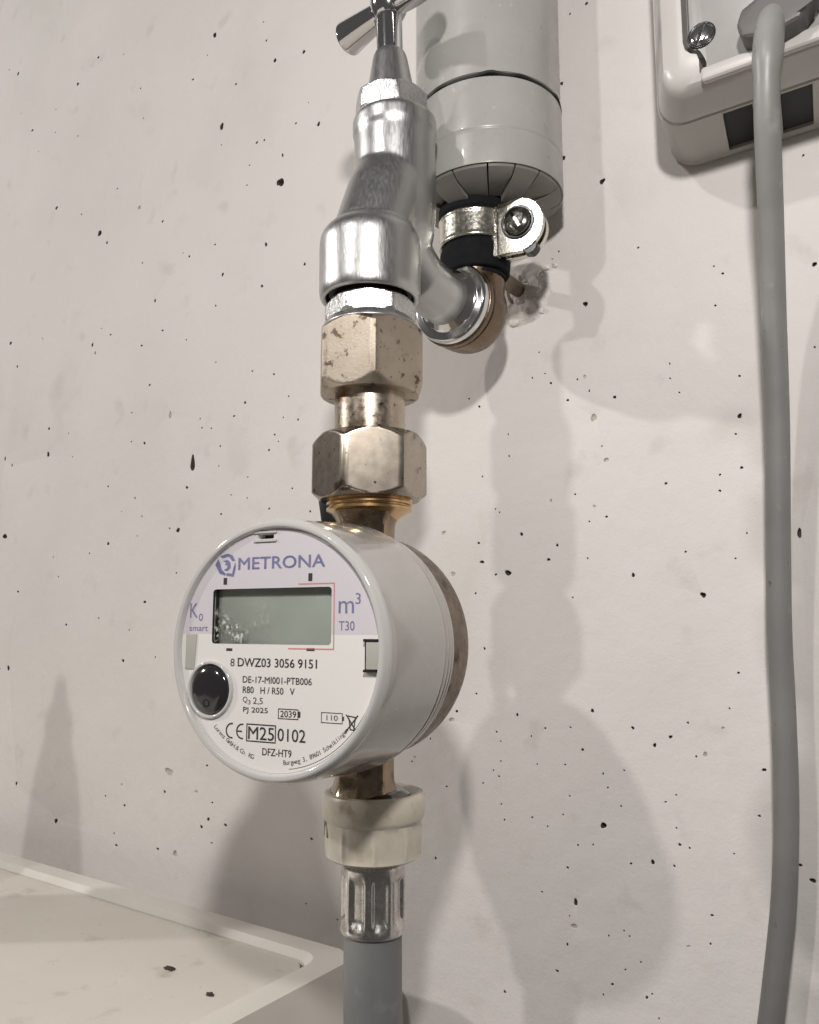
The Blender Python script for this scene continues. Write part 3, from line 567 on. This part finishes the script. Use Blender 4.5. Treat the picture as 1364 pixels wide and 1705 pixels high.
ink('lettering', INKB, W_('8', (-15.1,-4.8,-13.7,-2.8)), W_('DWZ03 3056 9151', (-12.7,-4.8,11.9,-2.6), .1),
    W_('DE-17-MI001-PTB006', (-10.9,-8.9,10.5,-7.2), .05), W_('R80   H / R50   V', (-10.8,-11.5,5.4,-9.8), .05), W_('Q', (-10.7,-14.1,-9.2,-12.4)), W_('3', (-9.0,-14.3,-8.2,-13.2)), W_('2,5', (-7.4,-14.4,-4.3,-12.5)), W_('PJ 2025', (-10.5,-16.7,-2.7,-15.0), .05),
    W_('2039', (1.2,-17.0,6.0,-15.4), .06), W_('110', (15.0,-17.1,18.2,-15.8)), W_('DFZ-HT9', (-4.1,-26.7,4.8,-24.9), .06), W_('M25', (-8.7,-23.0,-.6,-19.8), .06), W_('0102', (.5,-22.9,8.9,-19.8), .06))
ink('printed_frame', INKB, F_(.5,-17.5,6.7,-14.9,.24), B_(6.7,-16.9,7.3,-15.4), F_(13.4,-17.8,19.6,-15.2,.2), B_(19.6,-17.0,20.0,-16.0), F_(-9.3,-23.6,.0,-19.1,.32))
def arcband(bm, cx, cy, r, w, t0, t1, n=14):
    for i in range(n):
        a, b = t0+(t1-t0)*i/n, t0+(t1-t0)*(i+1)/n
        flat(bm, [(cx+r*math.cos(a), cy+r*math.sin(a)), (cx+r*math.cos(b), cy+r*math.sin(b)), (cx+(r-w)*math.cos(b), cy+(r-w)*math.sin(b)), (cx+(r-w)*math.cos(a), cy+(r-w)*math.sin(a))])
def ce(b_):
    for cx_ in (-14.0, -10.6): arcband(b_, cx_, -21.2, 2.0, .4, math.radians(80), math.radians(280))
    bar(b_, -12.4, -21.4, -10.7, -21.0)
ink('conformity_mark', INKB, ce)
def bin_(b_):                                           # crossed-out bin
    flat(b_, [(21.0,-15.6), (23.4,-15.9), (23.4,-16.2), (21.0,-15.9)]); flat(b_, [(21.2,-16.2), (21.5,-16.2), (21.9,-18.8), (21.6,-18.8)]); flat(b_, [(23.0,-16.3), (23.3,-16.3), (22.9,-18.9), (22.6,-18.9)]); flat(b_, [(21.6,-18.8), (22.9,-18.9), (22.9,-19.2), (21.6,-19.1)])
    flat(b_, [(20.4,-15.5), (20.7,-15.4), (23.9,-19.6), (23.6,-19.8)]); flat(b_, [(23.8,-15.4), (24.0,-15.7), (20.4,-19.9), (20.2,-19.6)])
ink('bin_symbol', INKB, bin_)
def arctext(s, t0, t1, r, size):
    def fn(b_):
        for i, ch in enumerate(s):
            if ch == ' ': continue
            t = math.radians(t0+(t1-t0)*(i+.5)/len(s))
            glyphs(b_, ch, size=size, at=(r*math.cos(t), r*math.sin(t)), rot=t+PI/2)
    return fn
ink('lettering', INKB, arctext('Lorenz GmbH & Co. KG', 226, 256, 28.7, 1.65), arctext('Burgweg 3, 89601 Schelklingen', 275, 318, 28.7, 1.65))
ink('printed_line', INKB, lambda b_: arcband(b_, 0, 0, 29.85, .12, math.radians(278), math.radians(330), 40), lambda b_: arcband(b_, 0, 0, 29.85, .1, math.radians(10), math.radians(60), 30))

# ------------------------------------------------------------------ supply hose with plastic nut and crimped end
hose = thing('supply_hose', 'grey rubber washing machine hose with cream plastic nut below the meter', 'hose', (0, -85, -160))
HX = 2.3
hx = ZX((HX,-85,0))
bm = bmesh.new()
def knob(r, z, t):
    f = max(0, min(1, (-110.0-z)/1.0))*max(0, min(1, (z+119.5)/1.5)); st = 2*PI/9
    d = ((t+.2) % st) - st/2; pr_ = math.cos(PI/9)/math.cos(d)      # nine flats, a slim rib on each corner
    e = st/2-abs(d)
    return r*(1-f) + f*(r*(1+(pr_-1)*.35)*1.005 + .3*math.exp(-(e/.04)**2))
lathe(bm, hx, [(10.2,-102.6), (11.6,-101.6), (13.5,-101.0), (14.6,-101.3), (15.1,-102.2), (15.2,-105), (15.1,-107.6), (14.6,-108.6), (14.05,-109.2), (14.05,-110.6), (14.05,-111.4), (14.0,-115), (13.9,-117), (13.8,-118.2), (13.8,-118.9), (13.0,-119.5), (10,-120.0), (8.8,-120.0)], 180, False, False, mod=knob)
obj('union_nut', bm, NYLON, hose, angle=38)
bm = bmesh.new(); lathe(bm, ZX((1.4,-85,0)), rounded([(7,-103.5), (11.4,-103.2), (11.9,-101.9,.4), (10.6,-101.2,.4), (9.2,-100.4), (7,-100.4)]), 48, False, False, mod=lambda r, z, t: r+.5*noise.noise(V((math.cos(t)*2, math.sin(t)*2, z)))); obj('grimy_gasket', bm, GRIME, hose)
bm = bmesh.new(); lathe(bm, hx, [(7,-118), (8.7,-118), (8.7,-122), (7,-122)], 40, False, False); obj('hose_tail', bm, BLACK, hose)
bm = bmesh.new()
def crimp(r, z, t):
    st = PI/4; d = ((t+.30) % st) - st/2
    f = 1/(1+math.exp((z+124.6)*2.2))*1/(1+math.exp(-(z+136.6)*2.2))
    p = 1/(1+math.exp((abs(d)-.235)*42)); rib = math.exp(-((abs(d)-.31)/.06)**2)
    return r - f*1.25*p + f*.18*rib - .12*f
prf = [(7.5,-120.4), (8.4,-120.4), (9.1,-120.9), (9.35,-122.0)] + [(9.35,-122.6-.8*i) for i in range(20)] + [(9.6,-138.6), (9.6,-139.5), (9.2,-140.1), (8.2,-140.2)]
lathe(bm, hx, prf, 240, False, False, mod=crimp); obj('crimp_sleeve', bm, ALU, hose, angle=50)
bm = bmesh.new(); tube(bm, smooth_path([(HX,-85,-139.2), (HX,-85,-150), (HX+.1,-84.8,-165), (HX+.3,-83.5,-185), (HX+.8,-79,-215), (HX,-70,-260), (-4,-62,-340), (-6,-58,-500), (-6,-58,-700)], 6), 8.45, 48); obj('hose_tube', bm, HOSE, hose)

# ------------------------------------------------------------------ washing machine corner
wm = thing('washing_machine', 'cream washing machine whose back top corner stands beside the hose', 'washing machine', (-340, -320, -420))
MX, MYB, MZ = -49.0, -24.5, -176.5
bm = bmesh.new(); prism(bm, ZX((0,0,0)), rrect(-640, -600, MX, MYB, 9.5, 8), -420, MZ, 7.5, 8)
cab = obj('cabinet', bm, ENAMEL, wm)
def inset(d, r): return rrect(-625+d, -588+d, MX-10.5-d, MYB-8.8-d*1.0, r, 8)
c_ = bmesh.new(); loft(c_, [[V((a, b, z)) for a, b in inset(d, r)] for d, r, z in ((2.6,9,MZ-8), (2.6,9,MZ-2.6), (0,9.5,MZ+.2), (0,9.5,MZ+5))]); cut(cab, c_)
bm = bmesh.new(); prism(bm, ZX((0,0,0)), inset(4.0, 8.2), MZ-9, MZ-2.6, .35, 2); obj('top_panel', bm, ENAMELP, wm)

# ------------------------------------------------------------------ socket box and its cable
box = thing('socket_box', 'pale grey surface socket box with slotted underside at the top right', 'socket box', (125, 0, 112))
def shell(bm, levels, r=9):
    rings = []
    for (y, x0, z0, x1, z1, rr) in levels: rings.append([V((a, y, b)) for a, b in rrect(x0, z0, x1, z1, rr, 6)])
    loft(bm, rings)
bm = bmesh.new(); shell(bm, [(-.3,74.5,111.5,178,205,10), (-2.2,74.2,111.2,178.4,205,10), (-3.2,74.6,111.8,178,205,10), (-27,77.4,111.9,175,203,9.5), (-27.6,78.2,112.6,174,202,9)])
base = obj('box_base', bm, BOXM, box, angle=35)
c_ = bmesh.new()
for x0, x1 in ((96.8,106.8), (114.2,124.2)): prism(c_, Fr((0,0,112), (0,0,1), (1,0,0)), [(x0-2,-3.4), (x1-2.6,-3.4), (x1+.4,-26.2), (x0+1.2,-26.2)], -4, 10)
cut(base, c_)
for x0, x1 in ((96.8,106.8), (114.2,124.2)):
    bm = bmesh.new(); prism(bm, Fr((0,0,112), (0,0,1), (1,0,0)), [(x0-1.95,-3.5), (x1-2.65,-3.5), (x1+.3,-26.1), (x0+1.3,-26.1)], 1.0, 6); obj('slot_insert', bm, BLACK, box)
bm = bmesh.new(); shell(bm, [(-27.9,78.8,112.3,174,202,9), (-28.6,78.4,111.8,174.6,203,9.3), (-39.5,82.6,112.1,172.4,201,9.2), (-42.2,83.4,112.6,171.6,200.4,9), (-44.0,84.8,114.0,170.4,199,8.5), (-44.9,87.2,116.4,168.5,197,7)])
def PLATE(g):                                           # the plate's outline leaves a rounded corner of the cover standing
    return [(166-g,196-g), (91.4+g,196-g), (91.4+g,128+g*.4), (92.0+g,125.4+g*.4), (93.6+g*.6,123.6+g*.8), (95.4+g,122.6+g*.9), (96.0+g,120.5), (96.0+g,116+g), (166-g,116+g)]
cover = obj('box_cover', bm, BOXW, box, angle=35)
c_ = bmesh.new(); prism(c_, Fr((0,0,0), (0,-1,0), (1,0,0)), PLATE(0), 38, 50); cut(cover, c_)
FB = Fr((0,-39.2,0), (0,-1,0), (1,0,0)); FB.x = V((1,0,0)); FB.y = V((0,0,1))
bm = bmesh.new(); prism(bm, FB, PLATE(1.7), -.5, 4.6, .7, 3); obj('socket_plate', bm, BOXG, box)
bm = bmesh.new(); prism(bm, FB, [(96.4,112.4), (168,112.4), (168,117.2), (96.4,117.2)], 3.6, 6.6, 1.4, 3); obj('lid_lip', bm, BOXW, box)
sc_ = Fr((96.9,-43.5,129.0), (0,-1,0), (1,0,0)); sc_.x = V((1,0,0)); sc_.y = V((0,0,1))
bm = bmesh.new(); lathe(bm, sc_, rounded([(4.3,-.3), (4.3,.5,.2), (3.9,.8,.3), (3.4,.5)]), 36, False, False); obj('screw_seat', bm, DARKP, box)
bm = bmesh.new(); lathe(bm, sc_, rounded([(3.45,-.3), (3.45,.9,.3), (2.4,1.4,.3), (.02,1.5)]), 36); sw = obj('cover_screw', bm, POLISH, box)
c_ = bmesh.new(); q = math.radians(68); f4 = Fr(sc_.o, sc_.z, sc_.x*math.cos(q)+sc_.y*math.sin(q)); prism(c_, f4, [(-4,-.5), (4,-.5), (4,.5), (-4,.5)], .6, 3); cut(sw, c_)
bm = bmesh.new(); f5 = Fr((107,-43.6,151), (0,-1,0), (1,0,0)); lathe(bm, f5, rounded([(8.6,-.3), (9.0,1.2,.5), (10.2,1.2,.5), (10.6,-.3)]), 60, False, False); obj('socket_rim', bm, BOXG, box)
bm = bmesh.new(); lathe(bm, f5, [(8.6,-.2), (8.6,.25), (.02,.25)], 48, False, True); obj('socket_well', bm, PLUGM, box)
cable = thing('power_cable', 'grey power cable hanging from the plug in the socket box', 'cable', (105, -14, -120))
bm = bmesh.new(); prism(bm, FB, [(109.8,117.0), (108.6,121.5), (110.2,126.0), (120,129.8), (129,133.0), (134,133.4), (133,126), (128,121), (126,116.5), (118,114.6)], 4.4, 13.5, 1.8, 3); obj('plug', bm, PLUGM, cable)
CP = [(118.4,-47,124.5), (117.6,-52.2,116), (116.4,-53,104), (115.0,-49.5,90.4), (112.5,-38,69.1), (110,-28,45.1), (107.6,-20,9.8), (105.1,-16,-26.9), (103.5,-14,-54.2), (102.8,-12,-81.3), (102,-12,-107.7), (99.8,-12,-133.7), (95.8,-12,-159.6), (92.4,-12,-180), (86,-12,-225), (78,-12,-330), (82,-12,-480), (88,-12,-700)]
bm = bmesh.new(); tube(bm, smooth_path(CP, 8), lambda t: 3.6+.55*max(0, min(1, (.13-t)/.02)), 36); obj('cable_sheath', bm, CABLE, cable)

# ------------------------------------------------------------------ dirt on the machine
def crumb(name, label, x, y, rx, ry, seed):
    bm = bmesh.new(); bmesh.ops.create_icosphere(bm, subdivisions=3, radius=1)
    z = MZ-2.6
    for v in bm.verts:
        k = 1+.5*noise.noise(v.co*1.6+V((seed,seed*2,0)))
        v.co = V((x+v.co.x*rx*k, y+v.co.y*ry*k, z+max(-.05, v.co.z*.9*k)))
    o = obj(name, bm, DIRT, None, angle=50, org=(x, y, z)); tag(o, label, 'dirt crumb')
crumb('dirt_crumb', 'larger dark dirt crumb on the cream machine top, nearer its back edge', -103.5, -69.6, 2.6, 1.3, 1.0)
crumb('dirt_crumb', 'smaller dark dirt crumb on the cream machine top, nearer the hose', -74.6, -75.9, 1.7, 1.1, 5.0)
# the bottle whose shadow falls on the wall at the far left stands on the machine just beyond the frame
bottle = thing('bottle', 'pale slender bottle standing on the machine beyond the left edge, seen by its shadow', 'bottle', (-290, -140, MZ-2.6))
bx = ZX((-290,-140,MZ-2.6))
bm = bmesh.new(); lathe(bm, bx, rounded([(.02,1.5), (24,0,2), (28,3,2), (28,86,8), (21,130,10), (12,152,6), (11,156)]), 48, True, True); obj('bottle_body', bm, HOUSING, bottle)
bm = bmesh.new(); lathe(bm, bx, rounded([(.02,153), (12.6,153,.6), (12.4,164,2), (7,170,2), (5,183,1.5), (.02,184)]), 40); obj('cap', bm, BOXW, bottle)
